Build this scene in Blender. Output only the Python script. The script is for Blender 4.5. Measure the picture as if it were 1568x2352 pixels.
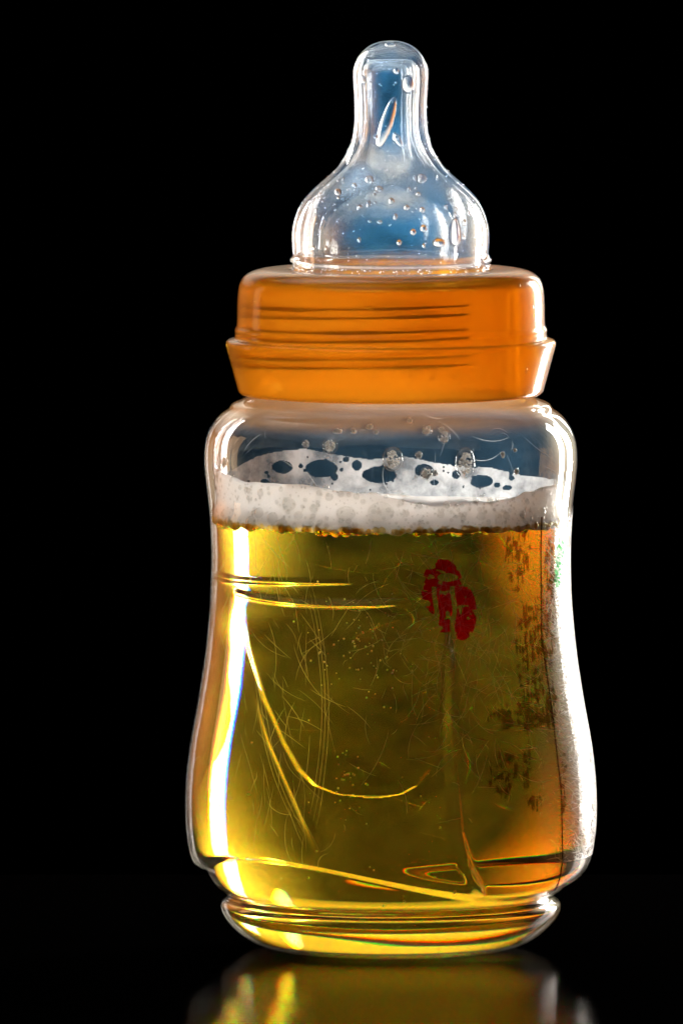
import bpy, math, random
import numpy as np
from mathutils import Vector

SC = bpy.context.scene
for o in list(bpy.data.objects):
    bpy.data.objects.remove(o, do_unlink=True)
COL = SC.collection
rnd = random.Random(7)
rng = np.random.default_rng(11)

# ------------------------------------------------------------------ camera
PX = 1.0 / 12000.0            # one drawing unit = 1/12 mm, in metres
AX, Y0 = 897.0, 2182.0        # bottle axis and table height in drawing units
ELEV = math.radians(4.2)
DIST = 3.0
tgt = Vector(((784 - AX) * PX, 0, (Y0 - 1176) * PX))
cam_d = bpy.data.cameras.new('camera')
cam = bpy.data.objects.new('camera', cam_d)
COL.objects.link(cam)
cam.location = tgt + Vector((0, -DIST * math.cos(ELEV), DIST * math.sin(ELEV)))
cam.rotation_euler = (math.radians(90) - ELEV, 0, 0)
cam_d.sensor_fit = 'VERTICAL'
cam_d.sensor_height = 24
cam_d.lens = 12 / math.tan(math.atan(1176 * PX / DIST))
cam_d.clip_start = 0.05
cam_d.clip_end = 50
SC.camera = cam

# ------------------------------------------------------------------ world, exposure
w = bpy.data.worlds.new('World')
SC.world = w
w.use_nodes = True
w.node_tree.nodes['Background'].inputs[0].default_value = (0, 0, 0, 1)
w.node_tree.nodes['Background'].inputs[1].default_value = 0.0
SC.view_settings.view_transform = 'Standard'
SC.view_settings.look = 'None'
SC.view_settings.exposure = 0
SC.view_settings.gamma = 1
SC.render.engine = 'CYCLES'
cy = SC.cycles
cy.max_bounces = 24
cy.transmission_bounces = 20
cy.glossy_bounces = 10
cy.diffuse_bounces = 14
cy.transparent_max_bounces = 24
cy.caustics_refractive = True
cy.caustics_reflective = True
cy.blur_glossy = 0.3
cy.sample_clamp_indirect = 12
cy.use_denoising = True


# ------------------------------------------------------------------ lamps
def area(name, loc, target, sx, sy, radiance, color):
    d = bpy.data.lights.new(name, 'AREA')
    d.shape = 'RECTANGLE'
    d.size, d.size_y = sx, sy
    d.energy = radiance * math.pi * sx * sy
    d.color = color
    o = bpy.data.objects.new(name, d)
    COL.objects.link(o)
    o.location = loc
    o.rotation_euler = (Vector(target) - Vector(loc)).to_track_quat('-Z', 'Y').to_euler()
    return o


def polar(az, dist, z):       # azimuth from straight behind the bottle, to the right
    a = math.radians(az)
    return (dist * math.sin(a), dist * math.cos(a), z)


area('key_lamp', polar(37, .5, .055), (0, 0, .075), .085, .46, 75.0, (1.0, .96, .90))
def soft(name, loc, target, sx, sy, radiance, color, fall=2.4):
    """an added soft light: brightest in the middle, fading to nothing at its rim"""
    o = area(name, loc, target, sx, sy, radiance, color)
    o.data.use_nodes = True
    nt = o.data.node_tree
    em = nt.nodes['Emission']
    em.inputs[0].default_value = (1, 1, 1, 1)
    g = nt.nodes.new('ShaderNodeNewGeometry')
    mp = nt.nodes.new('ShaderNodeVectorMath'); mp.operation = 'MULTIPLY_ADD'
    nt.links.new(g.outputs['Parametric'], mp.inputs[0])
    mp.inputs[1].default_value = (2, 2, 0); mp.inputs[2].default_value = (-1, -1, 0)
    ln = nt.nodes.new('ShaderNodeVectorMath'); ln.operation = 'LENGTH'
    nt.links.new(mp.outputs[0], ln.inputs[0])
    mr = nt.nodes.new('ShaderNodeMapRange')
    nt.links.new(ln.outputs['Value'], mr.inputs[0])
    mr.inputs[1].default_value, mr.inputs[2].default_value, mr.inputs[3].default_value, mr.inputs[4].default_value = 0, 1, 1, 0
    pw = nt.nodes.new('ShaderNodeMath'); pw.operation = 'POWER'
    nt.links.new(mr.outputs[0], pw.inputs[0]); pw.inputs[1].default_value = fall
    nt.links.new(pw.outputs[0], em.inputs[1])
    return o


soft('glow_fill', polar(40, .52, .14), (0, 0, .08), .66, .56, 6.5, (1.0, .90, .66), 2.0)  # added light, spreads a golden gradient through the left of the beer
soft('amber_fill', polar(-38, .56, .14), (0, 0, .08), .58, .50, 2.6, (1.0, .36, .07), 1.4)  # added light, turns the right of the beer brown
area('rim_lamp', polar(-60, .7, .18), (0, 0, .10),   .10, .34, 4.0, (1.0, .58, .28))
soft('cool_top_fill', (-.25, .55, 1.1), (0, 0, .08), 1.4, 1.0, 5.0, (.80, .91, 1.0), 1.2)  # added overhead light for the plastic's haze; no window there
soft('back_fill', (-.02, .60, .325), (0, 0, .06), 1.1, .32, 2.4, (1.0, .90, .72), .6)  # added light above the view, turns the contours in the beer gold
soft('strip_fill', polar(19, .5, .20), (0, 0, .03), .045, .20, 34.0, (1.0, .95, .84), .7)  # added light, puts a bright column in the bottle's base
soft('front_fill', (-.7, -.9, 1.9), (0, 0, .08), 2.4, 2.0, 1.9, (1.0, .98, .95), 1.2)  # added front light to whiten the foam


# ------------------------------------------------------------------ helpers
def link(name, me, mat=None, parent=None, smooth=True):
    o = bpy.data.objects.new(name, me)
    COL.objects.link(o)
    if mat:
        me.materials.clear()
        me.materials.append(mat)
    if parent:
        o.parent = parent
    if smooth:
        me.polygons.foreach_set('use_smooth', [True] * len(me.polygons))
    return o


def mesh(name, V, F):
    me = bpy.data.meshes.new(name)
    me.from_pydata([tuple(v) for v in np.asarray(V)], [], [tuple(int(i) for i in f) for f in F])
    me.update()
    return me


def tag(o, label=None, cat=None, group=None, kind=None):
    if label: o['label'] = label
    if cat: o['category'] = cat
    if group: o['group'] = group
    if kind: o['kind'] = kind
    return o


def grid_faces(nr, nc, off=0, wrap=True, flip=False):
    i = np.arange(nr - 1)[:, None]
    j = np.arange(nc if wrap else nc - 1)[None, :]
    j2 = (j + 1) % nc
    a, b, c, d = i * nc + j, i * nc + j2, (i + 1) * nc + j2, (i + 1) * nc + j
    f = np.stack([a, b, c, d], -1).reshape(-1, 4) + off
    return f[:, ::-1] if flip else f


def to_m(r, th, y):
    return np.stack([r * np.cos(th) * PX, r * np.sin(th) * PX, (Y0 - y) * PX], -1)


def catmull(P, step):
    """dense polyline through the points (y, r)"""
    P = np.array(P, float)
    out = []
    for i in range(len(P) - 1):
        p0 = P[max(i - 1, 0)]; p1 = P[i]; p2 = P[i + 1]; p3 = P[min(i + 2, len(P) - 1)]
        n = max(1, int(np.ceil(np.linalg.norm(p2 - p1) / step)))
        d1 = np.linalg.norm(p2 - p1) + 1e-9
        m1 = (p2 - p0) / (np.linalg.norm(p2 - p1) + np.linalg.norm(p1 - p0) + 1e-9) * d1
        m2 = (p3 - p1) / (np.linalg.norm(p3 - p2) + np.linalg.norm(p2 - p1) + 1e-9) * d1
        t = np.arange(n)[:, None] / n
        out.append((2*t**3-3*t**2+1)*p1 + (t**3-2*t**2+t)*m1 + (-2*t**3+3*t**2)*p2 + (t**3-t**2)*m2)
    out.append(P[-1:])
    q = np.concatenate(out)
    q[:, 1] = np.maximum(q[:, 1], 0.0)
    return q


def revolve(profile, nseg, closed=True):
    """closed profile loop (y, r) revolved round the axis"""
    th = np.linspace(0, 2 * np.pi, nseg, endpoint=False)
    y = profile[:, 0][:, None] + 0 * th
    r = np.maximum(profile[:, 1][:, None], 0.02) + 0 * th
    V = to_m(r, th[None, :], y).reshape(-1, 3)
    return V, grid_faces(len(profile), nseg)


class Noise:
    """tileable value noise in u (period 1), free in v"""
    def __init__(s, nu, nv, seed):
        s.g = np.random.default_rng(seed).random((nv, nu)); s.nu, s.nv = nu, nv
    def __call__(s, u, v):
        a = (u % 1.0) * s.nu; b = (v % 1.0) * s.nv
        i = np.floor(a).astype(int); j = np.floor(b).astype(int)
        fa, fb = a - i, b - j
        fa = fa*fa*(3-2*fa); fb = fb*fb*(3-2*fb)
        g = s.g
        i0, i1, j0, j1 = i % s.nu, (i+1) % s.nu, j % s.nv, (j+1) % s.nv
        return (g[j0, i0]*(1-fa)+g[j0, i1]*fa)*(1-fb)+(g[j1, i0]*(1-fa)+g[j1, i1]*fa)*fb


def sstep(a, b, x):
    t = np.clip((x - a) / (b - a), 0, 1)
    return t * t * (3 - 2 * t)


# ------------------------------------------------------------------ materials
def new_mat(name):
    m = bpy.data.materials.new(name)
    m.use_nodes = True
    nt = m.node_tree
    nt.nodes.clear()
    out = nt.nodes.new('ShaderNodeOutputMaterial')
    return m, nt, out


def N(nt, kind, **inputs):
    n = nt.nodes.new('ShaderNode' + kind)
    for k, v in inputs.items():
        k = k.replace('_', ' ')
        if k not in n.inputs:
            k = next(s.name for s in n.inputs if s.name.lower() == k.lower())
        s = n.inputs[k]
        if hasattr(v, 'is_output'):
            nt.links.new(v, s)
        else:
            s.default_value = v
    return n


def mix(nt, fac, a, b):
    n = nt.nodes.new('ShaderNodeMixShader')
    if hasattr(fac, 'is_output'): nt.links.new(fac, n.inputs[0])
    else: n.inputs[0].default_value = fac
    nt.links.new(a.outputs[0], n.inputs[1])
    nt.links.new(b.outputs[0], n.inputs[2])
    return n


def add(nt, a, b):
    n = nt.nodes.new('ShaderNodeAddShader')
    nt.links.new(a.outputs[0], n.inputs[0]); nt.links.new(b.outputs[0], n.inputs[1])
    return n


def ramp(nt, fac, p0, p1, c0=0.0, c1=1.0):
    n = nt.nodes.new('ShaderNodeMapRange')
    nt.links.new(fac, n.inputs[0])
    n.inputs[1].default_value, n.inputs[2].default_value = p0, p1
    n.inputs[3].default_value, n.inputs[4].default_value = c0, c1
    return n.outputs[0]


def thin_fresnel(nt, ior):
    """reflectance of a thin sheet, the same from both sides"""
    g = nt.nodes.new('ShaderNodeNewGeometry')
    return N(nt, 'Fresnel', IOR=ramp(nt, g.outputs['Backfacing'], 0, 1, ior, 1 / ior))


def objcoord(nt, scale=(1, 1, 1)):
    t = nt.nodes.new('ShaderNodeTexCoord')
    mp = nt.nodes.new('ShaderNodeMapping')
    nt.links.new(t.outputs['Object'], mp.inputs[0])
    mp.inputs['Scale'].default_value = scale
    return mp.outputs[0]


def haze_glass(name, ior, rough, haze_lo, haze_hi, haze_col, scale, clear=0.0, tint=(1, 1, 1, 1), stretch=(1, 1, 1), bump=0.0):
    """clear plastic whose worn skin scatters a little light"""
    m, nt, out = new_mat(name)
    co = objcoord(nt, stretch)
    n1 = N(nt, 'TexNoise', Vector=co, Scale=scale, Detail=6.0, Roughness=.65)
    fac = ramp(nt, n1.outputs[0], .42, .72, haze_lo, haze_hi)
    g = N(nt, 'BsdfGlass', Color=tint, Roughness=rough, IOR=ior)
    if bump > 0:
        n2 = N(nt, 'TexNoise', Vector=co, Scale=scale * 2.2, Detail=3.0)
        b = N(nt, 'Bump', Strength=bump, Distance=.0004, Height=n2.outputs[0])
        nt.links.new(b.outputs[0], g.inputs['Normal'])
    body = g
    if clear > 0:
        body = mix(nt, clear, g, N(nt, 'BsdfTransparent'))
    d = N(nt, 'BsdfDiffuse', Color=haze_col)
    t = N(nt, 'BsdfTranslucent', Color=haze_col)
    s = mix(nt, .6, d, t)
    f = mix(nt, fac, body, s)
    nt.links.new(f.outputs[0], out.inputs[0])
    return m


def thin_plastic(name, ior, haze_lo, haze_hi, haze_col, scale, gloss, bump=0.0, stretch=(1, 1, 1)):
    """clear wall too thin to bend the view: mirror-like at grazing angles, a faint milky bloom"""
    m, nt, out = new_mat(name)
    co = objcoord(nt, stretch)
    n1 = N(nt, 'TexNoise', Vector=co, Scale=scale, Detail=7.0, Roughness=.7)
    fac = ramp(nt, n1.outputs[0], .32, .75, haze_lo, haze_hi)
    sx = nt.nodes.new('ShaderNodeSeparateXYZ'); nt.links.new(co, sx.inputs[0])
    amount = ramp(nt, sx.outputs[2], (Y0 - 985) * PX, (Y0 - 955) * PX, 0, .15)  # collar's orange reflection painted onto the shoulder as haze
    fa = N(nt, 'Math'); nt.links.new(fac, fa.inputs[0]); nt.links.new(amount, fa.inputs[1])
    cm = nt.nodes.new('ShaderNodeMixRGB'); nt.links.new(amount, cm.inputs[0]); cm.inputs[1].default_value = haze_col; cm.inputs[2].default_value = (1, .6, .3, 1)
    mr = nt.nodes.new('ShaderNodeMapRange'); nt.links.new(amount, mr.inputs[0]); mr.inputs[2].default_value = .15; nt.links.new(mr.outputs[0], cm.inputs[0])
    worn = ramp(nt, sx.outputs[2], (Y0 - 1190) * PX, (Y0 - 1300) * PX, 0, 1)  # scratched zone; its haze is raised and tinted to paint the beer's glow
    fm = N(nt, 'Math'); fm.operation = 'MULTIPLY'; nt.links.new(fa.outputs[0], fm.inputs[0]); nt.links.new(ramp(nt, worn, 0, 1, 1, 1.6), fm.inputs[1])  # haze raised over the scratched zone to paint the beer's glow
    cm2 = nt.nodes.new('ShaderNodeMixRGB'); nt.links.new(worn, cm2.inputs[0]); nt.links.new(cm.outputs[0], cm2.inputs[1]); cm2.inputs[2].default_value = (.80, .84, .58, 1)  # haze tinted over the scratched zone to paint the beer's glow
    fac, haze_col = fm.outputs[0], cm2.outputs[0]
    gl = N(nt, 'BsdfGlossy', Roughness=gloss)
    fr = thin_fresnel(nt, ior)
    if bump > 0:
        b = N(nt, 'Bump', Strength=bump, Distance=.0004, Height=n1.outputs[0])
        nt.links.new(b.outputs[0], gl.inputs['Normal']); nt.links.new(b.outputs[0], fr.inputs['Normal'])
    body = mix(nt, fr.outputs[0], N(nt, 'BsdfTransparent'), gl)
    d = N(nt, 'BsdfDiffuse', Color=haze_col)
    t = N(nt, 'BsdfTranslucent', Color=haze_col)
    wv = N(nt, 'TexNoise', Vector=objcoord(nt, (60, 60, 900)), Scale=4.0, Detail=5.0, Roughness=.7)
    z = sx.outputs[2]
    band = N(nt, 'Math'); band.operation = 'MULTIPLY'
    nt.links.new(ramp(nt, z, (Y0 - 1170) * PX, (Y0 - 1330) * PX), band.inputs[0]); nt.links.new(ramp(nt, z, (Y0 - 2000) * PX, (Y0 - 1930) * PX), band.inputs[1])
    fl = N(nt, 'Math'); fl.operation = 'MULTIPLY'
    nt.links.new(ramp(nt, sx.outputs[0], .0270, .0365, 0, .50), fl.inputs[0]); nt.links.new(band.outputs[0], fl.inputs[1])
    f2 = N(nt, 'Math'); f2.operation = 'MULTIPLY'
    nt.links.new(fl.outputs[0], f2.inputs[0]); nt.links.new(ramp(nt, wv.outputs[0], .35, .6, .15, 1), f2.inputs[1])
    white = mix(nt, .5, N(nt, 'BsdfDiffuse', Color=(.9, .9, .9, 1)), N(nt, 'BsdfTranslucent', Color=(.9, .88, .85, 1)))
    f = mix(nt, f2.outputs[0], mix(nt, fac, body, mix(nt, .65, d, t)), white)
    nt.links.new(f.outputs[0], out.inputs[0])
    return m


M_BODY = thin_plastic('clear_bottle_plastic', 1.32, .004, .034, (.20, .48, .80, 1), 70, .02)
M_TEAT = haze_glass('clear_silicone', 1.36, .07, .02, .34, (.07, .36, .74, 1), 110, .60, bump=.2)

m, nt, out = new_mat('orange_plastic')
tr = N(nt, 'BsdfTranslucent', Color=(1.0, .60, .09, 1))
df = N(nt, 'BsdfDiffuse', Color=(.95, .36, .02, 1))
rf = N(nt, 'BsdfRefraction', Color=(1.0, .72, .18, 1), Roughness=.25, IOR=1.12)
gl = N(nt, 'BsdfGlossy', Color=(.6, .58, .55, 1), Roughness=.15)
co = objcoord(nt, (1, 1, 5))
nz = N(nt, 'TexNoise', Vector=co, Scale=45.0, Detail=4.0)
bp = N(nt, 'Bump', Strength=.12, Distance=.0006, Height=nz.outputs[0])
nt.links.new(bp.outputs[0], gl.inputs['Normal'])
core = mix(nt, .55, mix(nt, .15, tr, df), rf)
lw = thin_fresnel(nt, 1.3)
fin = mix(nt, lw.outputs[0], core, gl)
nt.links.new(fin.outputs[0], out.inputs[0])
M_COLLAR = m

m, nt, out = new_mat('shaded_orange_plastic')  # collar orange darkened to stand for shade along the thread edges
tr = N(nt, 'BsdfTranslucent', Color=(.40, .085, .004, 1))
df = N(nt, 'BsdfDiffuse', Color=(.30, .06, .003, 1))
fin = mix(nt, .4, tr, df)
nt.links.new(fin.outputs[0], out.inputs[0])
M_THREAD = m

m, nt, out = new_mat('beer_liquid')
rr_ = [N(nt, 'BsdfRefraction', Color=c, Roughness=0.0, IOR=i) for c, i in (((1, 0, 0, 1), 1.331), ((0, 1, 0, 1), 1.34), ((0, 0, 1, 1), 1.352))]
fin = mix(nt, N(nt, 'Fresnel', IOR=1.34).outputs[0], add(nt, add(nt, rr_[0], rr_[1]), rr_[2]), N(nt, 'BsdfGlossy', Roughness=0.0))
nt.links.new(fin.outputs[0], out.inputs[0])
va = N(nt, 'VolumeAbsorption', Color=(.945, .83, .10, 1), Density=62.0)
nt.links.new(va.outputs[0], out.inputs['Volume'])
M_BEER = m

m, nt, out = new_mat('white_foam')
co = objcoord(nt)
vo = N(nt, 'TexVoronoi', Vector=co, Scale=1700.0)
bp = N(nt, 'Bump', Strength=.4, Distance=.0002, Height=vo.outputs['Distance'])
bp.invert = True
d = N(nt, 'BsdfDiffuse', Color=(.99, .99, .985, 1), Normal=bp.outputs[0])
t = N(nt, 'BsdfTranslucent', Color=(.99, .99, .985, 1))
gl = N(nt, 'BsdfGlossy', Roughness=.25, Normal=bp.outputs[0])
fin = mix(nt, .04, mix(nt, .72, d, t), gl)
nt.links.new(fin.outputs[0], out.inputs[0])
M_FOAM = m

m, nt, out = new_mat('thin_foam_film')
co = objcoord(nt)
n1 = N(nt, 'TexNoise', Vector=co, Scale=130.0, Detail=7.0, Roughness=.65)
d = N(nt, 'BsdfDiffuse', Color=(.96, .97, .97, 1))
t = N(nt, 'BsdfTranslucent', Color=(.80, .82, .84, 1))
fin = mix(nt, ramp(nt, n1.outputs[0], .36, .66, .14, .80), N(nt, 'BsdfTransparent'), mix(nt, .45, d, t))
nt.links.new(fin.outputs[0], out.inputs[0])
M_FILM = m

m, nt, out = new_mat('bubble_skin')
fin = mix(nt, thin_fresnel(nt, 1.7).outputs[0], N(nt, 'BsdfTransparent', Color=(.94, .94, .93, 1)), N(nt, 'BsdfGlossy', Roughness=.03))
nt.links.new(fin.outputs[0], out.inputs[0])
M_BUBBLE = m

m, nt, out = new_mat('water_drop')
g = N(nt, 'BsdfGlass', Color=(1, 1, 1, 1), Roughness=0.0, IOR=1.33)
nt.links.new(g.outputs[0], out.inputs[0])
M_DROP = m

m, nt, out = new_mat('beer_bead')
g = N(nt, 'BsdfGlass', Color=(1.0, .90, .62, 1), Roughness=0.0, IOR=1.33)
nt.links.new(g.outputs[0], out.inputs[0])
M_BEAD = m

m, nt, out = new_mat('worn_scratch')
d = N(nt, 'BsdfDiffuse', Color=(.9, .9, .9, 1))
t = N(nt, 'BsdfTranslucent', Color=(.95, .93, .9, 1))
gl = N(nt, 'BsdfGlossy', Roughness=.3)
s = mix(nt, .15, mix(nt, .6, d, t), gl)
fin = mix(nt, .2, s, N(nt, 'BsdfTransparent'))
nt.links.new(fin.outputs[0], out.inputs[0])
M_SCRATCH = m


def ink(name, col, see, cover):
    """printed film: colours the light that shines through it"""
    m, nt, out = new_mat(name)
    d = N(nt, 'BsdfDiffuse', Color=col)
    t = N(nt, 'BsdfTranslucent', Color=col)
    fin = mix(nt, cover, N(nt, 'BsdfTransparent', Color=see), mix(nt, .6, d, t))
    nt.links.new(fin.outputs[0], out.inputs[0])
    return m


M_RED = ink('red_ink', (.85, .004, .012, 1), (1.0, .02, .03, 1), .42)
M_DARK = ink('dark_ink', (.03, .012, .004, 1), (.56, .42, .26, 1), .22)
M_GREEN = ink('green_ink', (.12, .50, .18, 1), (.3, .8, .35, 1), .7)

m, nt, out = new_mat('black_lacquer')
co = objcoord(nt, (2.0, 60.0, 1))
nz = N(nt, 'TexNoise', Vector=co, Scale=14.0, Detail=6.0, Roughness=.6)
rg = ramp(nt, nz.outputs[0], .3, .7, .09, .18)
bp = N(nt, 'Bump', Strength=.05, Distance=.0006, Height=nz.outputs[0])
gl = N(nt, 'BsdfGlossy', Color=(.20, .19, .185, 1), Roughness=rg, Normal=bp.outputs[0])
gl.distribution = 'BECKMANN'
fin = mix(nt, N(nt, 'Fresnel', IOR=1.35).outputs[0], N(nt, 'BsdfDiffuse', Color=(.0008, .0007, .0007, 1)), gl)
nt.links.new(fin.outputs[0], out.inputs[0])
M_TABLE = m

# ------------------------------------------------------------------ table
V, F = [], []
x0, x1, y0, y1, th_ = -.75, .75, -.34, .15, .03
prof = [(0, -th_), (-.0, -.004), (.0012, -.0012), (.004, 0)]
rings = []
for ins, z in prof:
    rings.append([(x0+ins, y0+ins, z), (x1-ins, y0+ins, z), (x1-ins, y1-ins, z), (x0+ins, y1-ins, z)])
for r_ in rings: V += r_
for k in range(len(rings) - 1):
    for j in range(4):
        F.append((k*4+j, k*4+(j+1) % 4, (k+1)*4+(j+1) % 4, (k+1)*4+j))
F.append(tuple(range(12, 16))); F.append((3, 2, 1, 0))
tb = link('table_top', mesh('table_top', V, F), M_TABLE, smooth=False)
tag(tb, 'black polished table top with faint horizontal grain under the bottle', None, None, 'structure')

# ------------------------------------------------------------------ bottle shape
_by = np.arange(880, 2200, 1.0)
_P = np.array([(880, 300), (900, 312), (912, 330), (922, 350), (934, 369), (950, 388), (965, 402), (985, 415), (1010, 424), (1035, 427.5),
               (1065, 428), (1100, 425), (1150, 419), (1200, 414.5), (1270, 412), (1340, 413), (1400, 416), (1500, 426),
               (1600, 441), (1700, 459), (1760, 467), (1830, 472), (1900, 471), (1960, 463), (2000, 455), (2060, 430), (2199, 400)], float)
_L = np.array([(880, 440), (1900, 440), (1950, 432), (1990, 424), (2015, 415), (2035, 402), (2048, 388), (2056, 376), (2061, 373), (2066, 378),
               (2074, 388), (2084, 391), (2098, 388), (2120, 374), (2145, 348), (2160, 326), (2172, 300), (2182, 262), (2199, 200)], float)


def dense(P, k):
    q = catmull(P, 2.0)
    y = np.interp(_by, q[:, 0], q[:, 1])
    ker = np.ones(k) / k
    return np.convolve(np.pad(y, k // 2, mode='edge'), ker, 'valid')[:len(_by)]


_rb, _rl = dense(_P, 9), dense(_L, 3)


_rb = _rb + 6 * np.exp(-((_by - 926) / 5) ** 2) - 4 * np.exp(-((_by - 940) / 5) ** 2)


def R_body(y): return np.interp(y, _by, _rb)
def R_low(y): return np.interp(y, _by, _rl)
def y_edge(th): return 1995 + 45 * np.cos(2 * (th + np.radians(45)))


_ty = np.array([1330, 1345, 1400, 1500, 1600, 1700, 1760, 1795, 1815, 1826])
_tl = np.array([528, 528, 536, 562, 594, 640, 676, 712, 765, 860])
_tr = np.array([1040, 1040, 1036, 1030, 1022, 1008, 990, 962, 925, 860])


def panel(th, y):
    """tongue shaped grip panel moulded proud of the front"""
    x = AX + R_body(y) * np.cos(th)
    front = np.where(np.sin(th) < 0, 1.0, .5 * (1 - sstep(1420, 1540, y)) * (1 - sstep(800, 930, x)))
    s = np.abs(np.sin(th))
    x = AX + R_body(y) * np.cos(th)
    yi = y + 30 * s
    l, r = np.interp(yi, _ty, _tl), np.interp(yi, _ty, _tr)
    top = 1342 + 46 * np.sqrt(np.clip(1 - ((x - 800) / 290) ** 2, 0, 1))
    slope = .40
    d = np.minimum(np.minimum((x - l) * .9, (r - x) * 1.15), (1826 - yi) * 1.4)
    d = np.where(s < .25, np.minimum(d, (s - .1) * 60), d)
    m = (.7 * np.clip((d + 4) / 25, 0, 1) + .3 * sstep(-4, 21, d)) * sstep(-10, 130, yi - top) * front
    rim = np.exp(-((yi - top) / 6.5) ** 2) * sstep(-5, 10, d) * .62 * np.where(np.sin(th) < 0, 1.0, 1 - sstep(800, 930, x)) * (1 - sstep(860, 990, x))
    m = m + rim
    fade = 1 - .55 * sstep(880, 1010, x) * (1 - sstep(1380, 1500, yi))
    return m * fade


def crease(th, y):
    front = np.sin(th) < 0
    s = np.abs(np.sin(th))
    yi = y + 30 * s
    x = AX + R_body(y) * np.cos(th)
    c = np.interp(yi, [1440, 1640, 1760, 1900, 1980, 2060], [1030, 1033, 1040, 1052, 1072, 1112])
    a = sstep(1430, 1540, yi) * (1 - sstep(2040, 2080, yi))
    c2 = np.interp(yi, [1560, 1700, 1850, 1960], [575, 622, 690, 735])
    a2 = sstep(1560, 1680, yi) * (1 - sstep(1840, 1990, yi))
    return (np.exp(-((x - c) / 11) ** 2) * a * 20 + np.exp(-((x - c2) / 12) ** 2) * a2 * 12) * front


def R_out(th, y, f=.3):
    ye = y_edge(th)
    k = sstep(ye - 9, ye + 9, y)
    rb = R_body(y)
    fall = np.clip((y - (ye - 50)) / 50, 0, 1)
    rb = rb - 12 * fall ** 3
    rl = R_low(y)
    rb = np.where(y > 1880, np.maximum(rb, rl), rb)
    r = rb * (1 - k) + rl * k
    return r + f * (20 * panel(th, y) + crease(th, y))


def wall_t(y): return 19 - 13 * sstep(1140, 1186, y)


def R_in(y): return R_body(y) - wall_t(y)


th = np.concatenate([np.linspace(-2.80, -.50, 330, endpoint=False), np.linspace(-.50, 2 * np.pi - 2.80, 290, endpoint=False)])[None, :]
NS = th.shape[1]
ys = np.concatenate([[2178, 2176, 2179, 2182], np.arange(2180, 2085, -3.0), np.arange(2085, 1895, -1.6), np.arange(1895, 1320, -3.0), np.arange(1320, 902, -4.0), np.arange(900, 660, -8.0), [656, 652]])[:, None]
rr = R_out(th, np.maximum(ys, 884) + 0 * th)
rr[0] = .02; rr[1] = 140; rr[2] = 220; rr[3] = 258
neck = (ys[:, 0] < 902)
nk = np.interp(ys[:, 0], [640, 890, 902], [300, 302, 313])
rr[neck] = nk[neck][:, None]
Vo = to_m(rr, th, ys + 0 * th).reshape(-1, 3)
yin = np.concatenate([[652, 656], np.arange(664, 884, 10.0), np.arange(884, 1900, 7.0), np.arange(1900, 2085, 2.5), np.arange(2085, 2170, 3.0), [2171, 2172, 2171]])
rin = R_out(th, np.maximum(yin, 884)[:, None] + 0 * th) - wall_t(yin)[:, None]
_n = yin < 902
rin[_n] = np.interp(yin[_n], [640, 880, 902], [280, 282, 294])[:, None]
rin[-3:] = np.array([230, 140, .02])[:, None]
Vi = to_m(rin, th, yin[:, None] + 0 * th).reshape(-1, 3)
nro, nri = len(ys), len(yin)
F = grid_faces(nro + nri, NS)
body_me = mesh('bottle_body', np.concatenate([Vo, Vi]), F)

bottle = bpy.data.objects.new('baby_bottle', None)
COL.objects.link(bottle)
bottle.empty_display_size = .05
tag(bottle, 'scratched clear baby bottle with orange screw collar and clear teat, filled with beer', 'baby bottle')
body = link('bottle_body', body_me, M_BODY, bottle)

# ------------------------------------------------------------------ collar
prof = catmull([(902, 316), (905, 340), (900, 348), (885, 353), (840, 365), (797, 376.5), (788, 378), (781, 375), (778, 368), (775, 359), (766, 357), (757, 358), (752, 356), (745, 353),
                (700, 352), (668, 350), (650, 346), (636, 338), (626, 325), (620, 308), (617, 290), (616, 240), (617, 232), (621, 229), (640, 229),
                (644, 235), (644, 300), (648, 318), (660, 328), (700, 330), (760, 331), (795, 338), (880, 332), (896, 326), (902, 316)], 3.0)
V, F = revolve(prof, 256)
collar = link('collar', mesh('collar', V, F), M_COLLAR, bottle)


def thread_me(y_at, a0, a1, pitch, r0, r1, hh):
    n = 220
    V, F = [], []
    for i in range(n):
        u = i / (n - 1)
        a = a0 + (a1 - a0) * u
        yy = y_at + pitch * (a0 - a) / (2 * math.pi)
        e = min(1, u / .02, (1 - u) / .02)
        h = hh * (.75 + .35 * math.sin(u * 9 + y_at) * math.sin(u * 23)) * (.6 + .4 * min(1, u / .12))
        sec = [(yy + h, r0), (yy + h * .55, r0 + (r1 - r0) * e), (yy - h * .55, r0 + (r1 - r0) * e), (yy - h, r0)]
        for (q, r) in sec:
            V.append((r * math.cos(a) * PX, r * math.sin(a) * PX, (Y0 - q) * PX))
    for i in range(n - 1):
        for j in range(4):
            F.append((i*4+j, i*4+(j+1) % 4, i*4+4+(j+1) % 4, i*4+4+j))
    F += [(3, 2, 1, 0), tuple(n*4-4+j for j in range(4))]
    return mesh('thread_ridge', V, F)


for yc in (693, 747, 806):
    for dy in (-9, 11):
        link('thread_ridge', thread_me(yc + dy, math.radians(-58), math.radians(-290), 55, 329.5, 317, 4.6), M_THREAD, collar, smooth=False)

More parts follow.
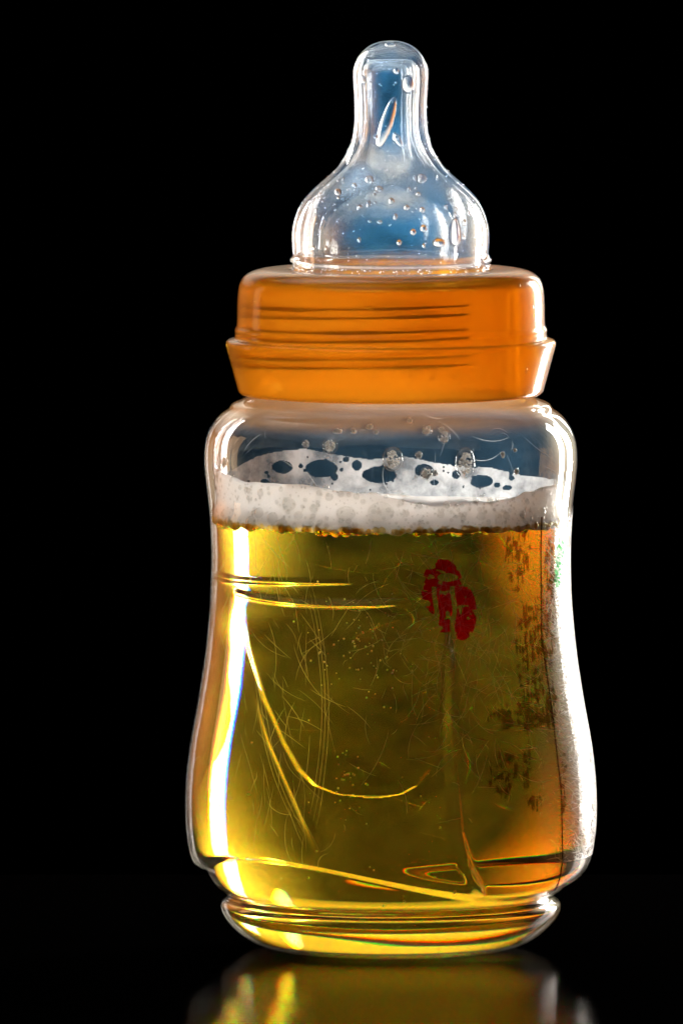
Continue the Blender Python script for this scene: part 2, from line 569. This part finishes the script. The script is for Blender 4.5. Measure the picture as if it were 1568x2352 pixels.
# ------------------------------------------------------------------ teat
to_ = [(650, 300), (632, 300), (630, 240), (622, 227), (612, 224), (604, 225), (599, 230), (594, 231), (589, 227), (582, 224), (560, 225.5), (535, 225.5), (510, 222), (485, 214), (460, 201),
       (440, 184), (420, 163), (400, 140), (380, 120), (360, 106), (340, 96), (315, 88), (290, 84), (250, 82), (215, 83.5), (185, 85.5), (165, 85.5), (148, 82), (130, 74), (114, 61), (102, 44), (95, 24), (93, 10), (93.5, 0)]
ti_ = [(135, 0), (135, 30), (138, 48), (146, 58), (160, 64), (185, 66), (215, 64), (250, 62), (290, 63), (315, 67), (340, 76), (362, 88), (382, 103), (402, 124), (422, 149),
       (442, 170), (462, 186), (487, 199), (512, 206), (536, 209), (562, 209), (590, 207), (612, 206), (640, 206), (650, 212), (650, 300)]
prof = np.concatenate([catmull(to_, 3.0), catmull(ti_, 4.0)])
V, F = revolve(prof, 160)
teat = link('teat', mesh('teat', V, F), M_TEAT, bottle)
_tin = catmull(ti_, 1.0)
_tout = catmull(to_, 1.0)


def R_teat_in(y):
    o = np.argsort(_tin[:, 0]); return np.interp(y, _tin[o, 0], _tin[o, 1])


def R_teat_out(y):
    o = np.argsort(_tout[:, 0]); return np.interp(y, _tout[o, 0], _tout[o, 1])


# ------------------------------------------------------------------ drops and bubbles
def ico(sub):
    import bmesh
    bm = bmesh.new()
    bmesh.ops.create_icosphere(bm, subdivisions=sub, radius=1.0)
    v = np.array([p.co[:] for p in bm.verts]); f = np.array([[p.index for p in q.verts] for q in bm.faces])
    bm.free()
    return v, f


ICO3, ICO2, ICO1 = ico(3), ico(2), ico(1)


def frame(x, y, Rf, front=True):
    """angle of a spot on a wall of radius Rf that the picture shows at drawing x, y"""
    s_ = 1.0
    yz = y
    for _ in range(6):
        R = float(Rf(yz))
        c = max(-.995, min(.995, (x - AX) / R))
        s = math.sqrt(1 - c * c)
        yz = y - (R * s * .0734 if front else -R * s * .0734)
    th = math.atan2(-s if front else s, c)
    return th, yz, float(Rf(yz))


def blob(name, x, y, rx, ry, depth, Rf, mat, parent, front=True, tilt=0.0, ic=None, inset=0.0, me=None, wob=0.0):
    th, yz, R = frame(x, y, Rf, front)
    R -= inset
    e = np.array([-math.sin(th), math.cos(th), 0]) * (1 if front else -1)
    n = np.array([math.cos(th), math.sin(th), 0])
    z = np.array([0, 0, 1.0])
    c, s = math.cos(tilt), math.sin(tilt)
    a, b = e * c + z * s, -e * s + z * c
    v, f = ic or ICO3
    sc = np.ones(len(v))
    if wob:
        k = rng.normal(size=(3, 3))
        sc = 1 + wob * np.sin(v @ k.T * 2.2).sum(1) / 3
    v = v * sc[:, None]
    V = (v[:, :1] * rx * a + v[:, 1:2] * ry * b + v[:, 2:] * depth * n) * PX
    C = np.array([R * math.cos(th) * PX, R * math.sin(th) * PX, (Y0 - yz) * PX])
    o = link(name, mesh(name, V, f), mat, parent)
    o.location = C
    return o


def soup(name, items, mat, parent, ic):
    """many little balls joined: items = (x, y, z metres, radius metres)"""
    v, f = ic
    V = np.concatenate([v * r + np.array(c) for c, r in items])
    F = np.concatenate([f + i * len(v) for i in range(len(items))])
    o = link(name, mesh(name, V, F), mat, parent)
    o['kind'] = 'stuff'
    return o


teat_drops = [(835, 185, 8, 9), (908, 165, 6, 7), (935, 196, 14, 19), (862, 315, 6, 6), (907, 318, 7, 7), (848, 415, 9, 9), (966, 413, 11, 11), (777, 443, 8, 8),
              (870, 437, 8, 7), (898, 465, 6, 7), (958, 449, 5, 5), (932, 480, 6, 6), (967, 485, 6, 6), (1073, 490, 4, 6), (1063, 513, 5, 7), (1061, 546, 4, 6),
              (970, 528, 7, 8), (947, 536, 6, 7), (915, 560, 5, 6), (814, 427, 5, 5), (828, 478, 4, 4), (871, 513, 5, 4), (1045, 482, 4, 5), (1005, 560, 14, 10)]
for (x, y, a, b) in teat_drops:
    blob('droplet', x, y, a * 1.15, b * 1.15, min(a, b) * .7, R_teat_out, M_DROP, teat, inset=-1.0, ic=ICO3, wob=.08)
for _ in range(26):
    y = rnd.uniform(400, 575)
    x = AX + .86 * float(R_teat_out(y)) * rnd.uniform(-1, 1)
    a = rnd.uniform(2, 5)
    blob('droplet', x, y, a, a * rnd.uniform(.9, 2.2), a * .5, R_teat_out, M_DROP, teat, inset=-.6, tilt=rnd.uniform(-.4, .4), ic=ICO2, wob=.25)
blob('liquid_run', 887, 283, 15, 62, 14, R_teat_in, M_DROP, teat, tilt=-.30, inset=1)
blob('liquid_run', 912, 322, 8, 20, 6, R_teat_in, M_DROP, teat, tilt=.5, inset=1)
blob('liquid_run', 1043, 535, 12, 34, 8, R_teat_in, M_DROP, teat, tilt=0.05, inset=1)
blob('feeding_hole', 896, 103, 13, 7, 5, lambda y: 40, M_DROP, teat)
items = []
for _ in range(330):
    y = rnd.uniform(140, 585) if rnd.random() < .8 else rnd.uniform(560, 625)
    R = float(R_teat_out(y)) + .3
    a = rnd.uniform(-math.pi, 0) if rnd.random() < .7 else rnd.uniform(0, math.pi)
    items.append(((R * math.cos(a) * PX, R * math.sin(a) * PX, (Y0 - y) * PX), rnd.choice([1.2, 1.6, 2.0, 2.6]) * PX))
for _ in range(70):
    a = rnd.uniform(-math.pi, 0); y = rnd.uniform(606, 616)
    R = float(R_teat_out(y)) + .5
    items.append(((R * math.cos(a) * PX, R * math.sin(a) * PX, (Y0 - y) * PX), rnd.choice([2, 3, 4]) * PX))
soup('fine_droplets', items, M_DROP, teat, ICO1)
# a puddle with froth caught at the foot of the teat
ring = catmull([(592, 40), (588, 150), (578, 196), (573, 205.5), (600, 205.5), (604, 150), (604, 40), (592, 40)], 4.0)
V, F = revolve(ring, 128)

for (x, y, a, b) in [(588, 695, 4, 7), (578, 693, 3, 5), (683, 717, 8, 5), (850, 711, 8, 6), (860, 940 - 70, 9, 4), (990, 872, 8, 4), (1040, 868, 7, 5), (1220, 705, 4, 9), (1225, 725, 5, 6), (1190, 660, 4, 5), (760, 800, 9, 5), (1205, 850, 4, 7), (940, 866, 6, 4)]:
    blob('droplet', x, y, a, b, 2.2, lambda q: np.interp(q, [640, 660, 745, 775, 790, 890], [341, 348, 353, 358, 377, 352]), M_DROP, collar, ic=ICO2, wob=.1)

# ------------------------------------------------------------------ beer
LEVEL = 1187.0
yb = np.concatenate([np.arange(LEVEL, 1895, 3.0), np.arange(1895, 2085, 1.6), np.arange(2085, 2168, 3.0)])
rb_ = R_out(th, yb[:, None] + 0 * th, 1.0) - 15
yb = np.concatenate([[LEVEL, LEVEL], yb, [2169, 2169]])
rb_ = np.concatenate([.02 + 0 * th, 300 + 0 * th, rb_, 150 + 0 * th, .02 + 0 * th])
V = to_m(rb_, th, yb[:, None] + 0 * th).reshape(-1, 3)
F = grid_faces(len(yb), NS, flip=True)
beer = link('beer', mesh('beer', V, F), M_BEER)
tag(beer, 'clear amber beer with a white foam head filling the baby bottle', 'beer')

# foam head: a frothy ring against the wall and a lower middle
NF = 360
tf = np.linspace(0, 2 * np.pi, NF, endpoint=False)
nA, nB, nC = Noise(24, 8, 1), Noise(90, 20, 2), Noise(200, 40, 3)
fx = [460, 520, 560, 620, 700, 780, 830, 860, 900, 960, 1050, 1130, 1200, 1260, 1330]
fy = [1078, 1092, 1104, 1110, 1117, 1130, 1137, 1136, 1146, 1162, 1160, 1150, 1137, 1120, 1105]
front = np.sin(tf) < 0
xx = AX + 405 * np.cos(tf)
ytop = np.where(front, np.interp(xx, fx, fy) - 29 * np.abs(np.sin(tf)), 1158 + 8 * np.cos(tf - 1.2))
u = tf / (2 * np.pi)
ytop = ytop + 8 * (nA(u, u * 0 + .3) - .5) + 5 * (nB(u, u * 0 + .2) - .5)
ybot = LEVEL + 3 + 16 * np.abs(nB(u, u * 0 + .6) - .35) + 5 * nC(u, u * 0 + .1)
rows = []
for k in range(12):                       # outer face from the beer up
    f = k / 11
    y = ybot * (1 - f) + ytop * f
    r = R_in(y) - 2.0 - 1.0 * nC(u, u * 0 + f * .5) - 5 * max(0, f - .85) * 6
    rows.append(np.stack([r, y], 0))
ymid = LEVEL - 9
for k in range(1, 26):                    # top, dished
    f = (k / 25) ** 1.6
    R = (R_in(ytop) - 5) * (1 - f) + .05
    y = ytop + (ymid - ytop) * sstep(0, .05, f) + 9 * (nB(u, u * 0 + f) - .5) * (1 - f) + 12 * (nA(u, u * 0 + f) - .5) * (1 - f)
    rows.append(np.stack([R + 0 * y, y], 0))
for R in ():            # underside just in the beer
    rows.append(np.stack([R + 0 * u, (LEVEL + 6) + 0 * u], 0))
A = np.array(rows)
V = to_m(A[:, 0], tf[None, :], A[:, 1]).reshape(-1, 3)
F = grid_faces(len(rows), NF)
foam = link('foam', mesh('foam', V, F), M_FOAM, beer)

# froth: small bubbles packed on the foam's face and along its lower edge
items = []
for _ in range(800):
    a = rnd.uniform(-math.pi, 0) if rnd.random() < .75 else rnd.uniform(0, math.pi)
    yt = float(np.interp((a % (2 * math.pi)), tf, ytop))
    y = rnd.uniform(yt - 3, LEVEL + 8)
    rad = 2.2 + 7 * rnd.random() ** 3
    R = float(R_in(y)) - 2.2 - rad * .62
    items.append(((R * math.cos(a) * PX, R * math.sin(a) * PX, (Y0 - y) * PX), rad * PX))
soup('froth', items, M_BUBBLE, foam, ICO2)
items = []
for _ in range(260):
    a = rnd.uniform(-math.pi, 0)
    rad = rnd.choice([4, 5, 6, 8, 11])
    R = float(R_in(LEVEL)) - rad * .8
    y = LEVEL + rnd.uniform(0, 9)
    items.append(((R * math.cos(a) * PX, R * math.sin(a) * PX, (Y0 - y) * PX), rad * PX))
soup('edge_bubbles', items, M_BEAD, foam, ICO2)
for (x, y, r) in [(793, 1182, 24), (873, 1178, 33), (663, 1157, 20), (594, 1180, 16), (625, 1192, 17), (525, 1202, 20), (575, 1203, 20), (648, 1205, 16), (500, 1195, 15), (755, 1142, 10),
                  (598, 1132, 10), (720, 1168, 11), (930, 1180, 9), (1010, 1183, 9), (1102, 1187, 12), (1160, 1185, 11), (1198, 1182, 11), (1245, 1175, 12), (1090, 1150, 8), (685, 1185, 12)]:
    blob('bubble', x, y, r, r * .9, r * .5, R_in, M_BUBBLE, foam, inset=r * .28)

# foam film left on the far wall
def sheet(name, mask, ya, yb_, a0, a1, cell, Rfun, amount, mat, parent):
    """wall-hugging patch cut out of a fine grid where mask(theta, y) > 0"""
    ny, na = int((yb_ - ya) / cell), int(abs(a1 - a0) * 420 / cell)
    Y, T = np.meshgrid(np.linspace(ya, yb_, ny), np.linspace(a0, a1, na), indexing='ij')
    m = mask(T, Y)
    keep = (m[:-1, :-1] + m[1:, :-1] + m[:-1, 1:] + m[1:, 1:]) > 0
    tk = amount * np.clip(m * 4, .12, 1) if amount > 0 else 0
    Va = to_m(Rfun(T, Y), T, Y).reshape(-1, 3)
    Fs = grid_faces(ny, na, wrap=False)[keep.reshape(-1)]
    if amount > 0:
        Vb = to_m(Rfun(T, Y) - tk, T, Y).reshape(-1, 3)
        nb = len(Va)
        Fb = Fs[:, ::-1] + nb
        E = {}
        for f in Fs:
            for p, q in zip(f, np.roll(f, -1)):
                if (q, p) in E: del E[(q, p)]
                else: E[(p, q)] = 1
        side = np.array([(q, p, p + nb, q + nb) for p, q in E])
        Va = np.concatenate([Va, Vb]); Fs = np.concatenate([Fs, Fb, side])
    used, inv = np.unique(Fs, return_inverse=True)
    return link(name, mesh(name, Va[used], inv.reshape(-1, 4)), mat, parent)


holes = [(648, 1072, 24, 15), (738, 1076, 37, 21), (820, 1068, 12, 12), (795, 1055, 8, 6), (872, 1090, 40, 19), (975, 1080, 22, 15), (1110, 1105, 26, 15), (690, 1070, 5, 6), (1050, 1090, 10, 10), (1170, 1120, 12, 6), (1000, 1108, 10, 7)]
for _ in range(40):
    hx = rnd.uniform(540, 1260)
    q = 2.5 + 6 * rnd.random() ** 3
    holes.append((hx, rnd.uniform(1045, 1125), q * rnd.uniform(1, 1.4), q))
n1_, n2_ = Noise(40, 30, 5), Noise(130, 80, 6)


def film_mask(T, Y):
    x = AX + 405 * np.cos(T)
    yi = Y - 29 * np.sin(T)
    top = np.interp(x, [480, 540, 590, 640, 700, 760, 850, 930, 1000, 1060, 1130, 1200, 1300], [1110, 1075, 1048, 1036, 1030, 1042, 1055, 1048, 1062, 1068, 1074, 1090, 1105])
    d = (yi - top) / 14
    for (hx, hy, a, b) in holes:
        d = np.minimum(d, (np.sqrt(((x - hx) / a) ** 2 + ((yi - hy) / b) ** 2) - 1) * 1.6)
    uu = T / (2 * np.pi)
    return np.minimum(d, 1.2) + .10 * (n1_(uu, Y / 180) - .5) + .12 * (n2_(uu, Y / 180) - .5)


sheet('wall_foam', film_mask, 1030, 1185, .12, math.pi - .12, 2.2, lambda T, Y: R_in(Y) - .6, 0, M_FILM, beer)

# drops of froth on the near wall above the foam
for (x, y, a, b) in [(702, 1021, 10, 10), (757, 1026, 18, 20), (900, 1056, 23, 28), (978, 1089, 16, 16), (1066, 1065, 24, 36), (978, 989, 12, 14), (1012, 989, 8, 8), (960, 1046, 9, 9),
                     (997, 1088, 7, 8), (811, 992, 7, 7), (847, 982, 8, 7), (863, 994, 5, 5), (775, 992, 12, 6), (940, 968, 6, 6), (1184, 1083, 7, 9), (1152, 1045, 6, 8), (1018, 1005, 14, 16), (1180, 1035, 4, 5), (515, 1062, 18, 14)]:
    d = blob('droplet', x, y, a, b, min(a, b) * .45, R_in, M_BUBBLE, beer, inset=3.0)
    items = []
    th_d, yz, R = frame(x, y, R_in)
    for _ in range(int(6 + a * 2.2)):
        q, ph = math.sqrt(rnd.random()) * .68, rnd.uniform(0, 6.283)
        dx, dy = q * a * math.cos(ph), q * b * math.sin(ph)
        aa = th_d + dx / R
        r_ = R - 2
        items.append(((r_ * math.cos(aa) * PX, r_ * math.sin(aa) * PX, (Y0 - yz - dy) * PX), rnd.uniform(2.0, 4.0) * PX))
    s = soup('froth', items, M_FOAM, d, ICO1)
    s.matrix_parent_inverse = d.matrix_world.inverted()
    s.location = -d.location
# gas bubbles rising in the beer
items = []
for _ in range(150):
    c = rnd.random()
    x, y = (rnd.gauss(835, 50), rnd.gauss(1480, 50)) if c < .45 else (rnd.gauss(800, 18), rnd.gauss(1790, 40)) if c < .65 else (rnd.uniform(560, 1080), rnd.uniform(1330, 2080))
    R = 398
    cs = (x - AX) / R
    if abs(cs) > .85: continue
    a = -math.acos(cs)
    items.append(((R * math.cos(a) * PX, R * math.sin(a) * PX, (Y0 - y + 28) * PX), rnd.choice([1.5, 2.0, 2.8]) * PX))
soup('gas_bubbles', items, M_FOAM, beer, ICO1)


# ------------------------------------------------------------------ worn print
def img(T, Y):
    r = R_body(Y)
    return AX + r * np.cos(T), Y + r * .0734 * np.abs(np.sin(T))


p1, p2, p3 = Noise(160, 120, 21), Noise(420, 300, 22), Noise(60, 500, 23)


def wear(T, Y):
    uu = T / (2 * np.pi)
    return .55 * p1(uu, Y / 1400) + .3 * p2(uu, Y / 1400) + .15 * p3(uu * 5, Y / 1400)


def red_mask(T, Y):
    x, y = img(T, Y)
    a = 1 - np.sqrt(((x - 1012) / 46) ** 2 + ((y - 1350) / 66) ** 2)
    b = 1 - np.sqrt(((x - 1058) / 32) ** 2 + ((y - 1405) / 62) ** 2)
    b2 = 1 - np.sqrt(((x - 1020) / 22) ** 2 + ((y - 1405) / 52) ** 2)
    m = np.maximum(np.maximum(a, b), b2)
    gap = np.minimum(np.abs(x - (997 + 3 * np.sin(y / 20))), np.abs(x - (1038 + 3 * np.sin(y / 13 + 1)))) / 6 - .9
    low = np.where(y > 1345, gap, 1)
    hi = np.sqrt(((x - 1025) / 30) ** 2 + ((y - 1325) / 12) ** 2) - .8
    return np.minimum(np.minimum(np.minimum(np.clip(m * 4, -1, .6), m * 4 + .4) + np.minimum((wear(T, Y) - .49) * 5.0, .1), low), hi)


def face_out(T, Y): return R_out(T, Y) + .5


sheet('printed_mark', red_mask, 1230, 1460, -1.46, -1.0, 1.3, face_out, 0, M_RED, body)['label'] = 'worn red printed blot on the bottle front'
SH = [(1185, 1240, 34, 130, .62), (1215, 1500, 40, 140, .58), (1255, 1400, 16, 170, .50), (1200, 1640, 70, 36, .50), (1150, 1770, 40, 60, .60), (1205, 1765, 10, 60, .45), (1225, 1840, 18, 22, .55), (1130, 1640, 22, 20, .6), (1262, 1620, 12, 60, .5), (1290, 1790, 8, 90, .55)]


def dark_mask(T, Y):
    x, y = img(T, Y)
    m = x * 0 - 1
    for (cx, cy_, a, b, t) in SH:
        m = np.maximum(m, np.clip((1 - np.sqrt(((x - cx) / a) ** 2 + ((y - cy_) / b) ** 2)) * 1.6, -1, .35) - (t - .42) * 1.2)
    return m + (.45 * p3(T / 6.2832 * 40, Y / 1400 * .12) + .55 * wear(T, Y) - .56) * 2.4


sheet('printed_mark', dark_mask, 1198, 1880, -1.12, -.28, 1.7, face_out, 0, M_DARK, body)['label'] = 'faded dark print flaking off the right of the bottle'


def green_mask(T, Y):
    x, y = img(T, Y)
    return (1 - np.sqrt(((x - 1284 + (y - 1290) * .10) / 11) ** 2 + ((y - 1290) / 62) ** 2)) + (wear(T, Y) - .5) * 1.0


sheet('printed_mark', green_mask, 1210, 1370, -.48, -.15, 1.5, face_out, 0, M_GREEN, body)['label'] = 'green printed leaf shape near the right edge'


# ------------------------------------------------------------------ scratches and mould seam
def ribbons(name, curves, mat, parent, lift=.9):
    Vs, Fs, off = [], [], 0
    for T, Y, wd in curves:
        R = R_out(T, Y) + lift
        P = to_m(R, T, Y)
        tan = np.gradient(P, axis=0)
        nrm = np.stack([np.cos(T), np.sin(T), 0 * T], -1)
        side = np.cross(tan, nrm)
        side /= np.linalg.norm(side, axis=1)[:, None] + 1e-12
        k = len(T)
        taper = np.sin(np.linspace(.08, np.pi - .08, k)) ** .6
        s = side * (wd * PX * .5 * taper)[:, None]
        Vs.append(np.concatenate([P - s, P + s]))
        i = np.arange(k - 1)
        Fs.append(np.stack([i, i + 1, i + 1 + k, i + k], -1) + off)
        off += 2 * k
    o = link(name, mesh(name, np.concatenate(Vs), np.concatenate(Fs)), mat, parent)
    o['kind'] = 'stuff'
    return o


def scratch(x, y, ang, length, bend, wd, back=False):
    c = max(-.998, min(.998, (x - AX) / float(R_body(y))))
    t0 = (1 if back else -1) * math.acos(c)
    n = max(4, int(length / 9))
    s = np.linspace(-.5, .5, n)
    an = ang + bend * s
    ds = length / n
    dx, dy = np.cumsum(np.cos(an)) * ds, np.cumsum(np.sin(an)) * ds
    T = t0 + (dx - dx.mean()) / float(R_body(y)) * (-1 if back else 1)
    Y = np.clip(y + dy - dy.mean(), 930, 1960)
    return T, Y, wd


cur = []
def R1(y): return float(R_body(y))
for _ in range(7500):            # rubbed right flank
    t = .25 - abs(rnd.gauss(.0, .40))
    y = rnd.uniform(1180, 1970)
    if t < -.62 and rnd.random() < .7: continue
    x = AX + R1(y) * math.cos(t)
    a = rnd.gauss(math.pi * .5, .5) if rnd.random() < .2 else rnd.gauss(.3, .4)
    T, Y, wd = scratch(x, y, a, rnd.uniform(12, 70), rnd.gauss(0, .4), rnd.uniform(.7, 2.2) if t > -.5 else rnd.uniform(.4, .9))
    cur.append((T - T.mean() + t, Y, wd))
for _ in range(420):             # around the print
    x, y = rnd.gauss(1060, 100), rnd.gauss(1440, 150)
    if abs(x - AX) > 400 or not 1200 < y < 1900: continue
    cur.append(scratch(x, y, rnd.uniform(0, 3.14), rnd.uniform(20, 110), rnd.gauss(0, .7), rnd.uniform(.35, .8)))
for _ in range(90):             # left and lower
    x, y = rnd.choice([rnd.gauss(600, 60), rnd.gauss(680, 60)]), rnd.uniform(1230, 1930)
    if abs(x - AX) > 395: continue
    cur.append(scratch(x, y, rnd.gauss(1.2, .5), rnd.uniform(30, 160), rnd.gauss(0, .5), rnd.uniform(.3, .8)))
for _ in range(240):             # anywhere, both sides
    y = rnd.uniform(960, 1950)
    x = AX + .97 * R1(y) * math.cos(rnd.uniform(0, math.pi))
    cur.append(scratch(x, y, rnd.uniform(0, 3.14), rnd.uniform(15, 120), rnd.gauss(0, .8), rnd.uniform(.3, .7), rnd.random() < .55))
for k in range(3):               # long arcs
    cur.append(scratch(745 - k * 7, 1590, 1.5, 560 - 30 * k, .55, .7))
    cur.append(scratch(620 + k * 9, 1700, 1.15, 420, -.3, .6))
ribbons('scratches', cur, M_SCRATCH, body)

ysm = np.arange(1170, 2040, 8.0)
xs_ = np.interp(ysm, [1170, 1240, 1450, 1600, 1800, 1960, 2050], [1240, 1238, 1240, 1262, 1285, 1288, 1272])
T = -np.arccos(np.clip((xs_ - AX) / R_body(ysm), -.99, .99))
Pm = to_m(R_out(T, ysm) + .3, T, ysm)
cu = bpy.data.curves.new('mould_seam', 'CURVE'); cu.dimensions = '3D'
V, F = [], []
k6 = 6
for i, p in enumerate(Pm):
    e = np.array([-math.sin(T[i]), math.cos(T[i]), 0]); n = np.array([math.cos(T[i]), math.sin(T[i]), 0])
    for j in range(k6):
        a = 2 * math.pi * j / k6
        V.append(p + (e * math.cos(a) * 1.0 + n * math.sin(a) * 2.0) * PX)
F = grid_faces(len(Pm), k6)
link('mould_seam', mesh('mould_seam', V, F), M_DARK, body)
bpy.data.curves.remove(cu)
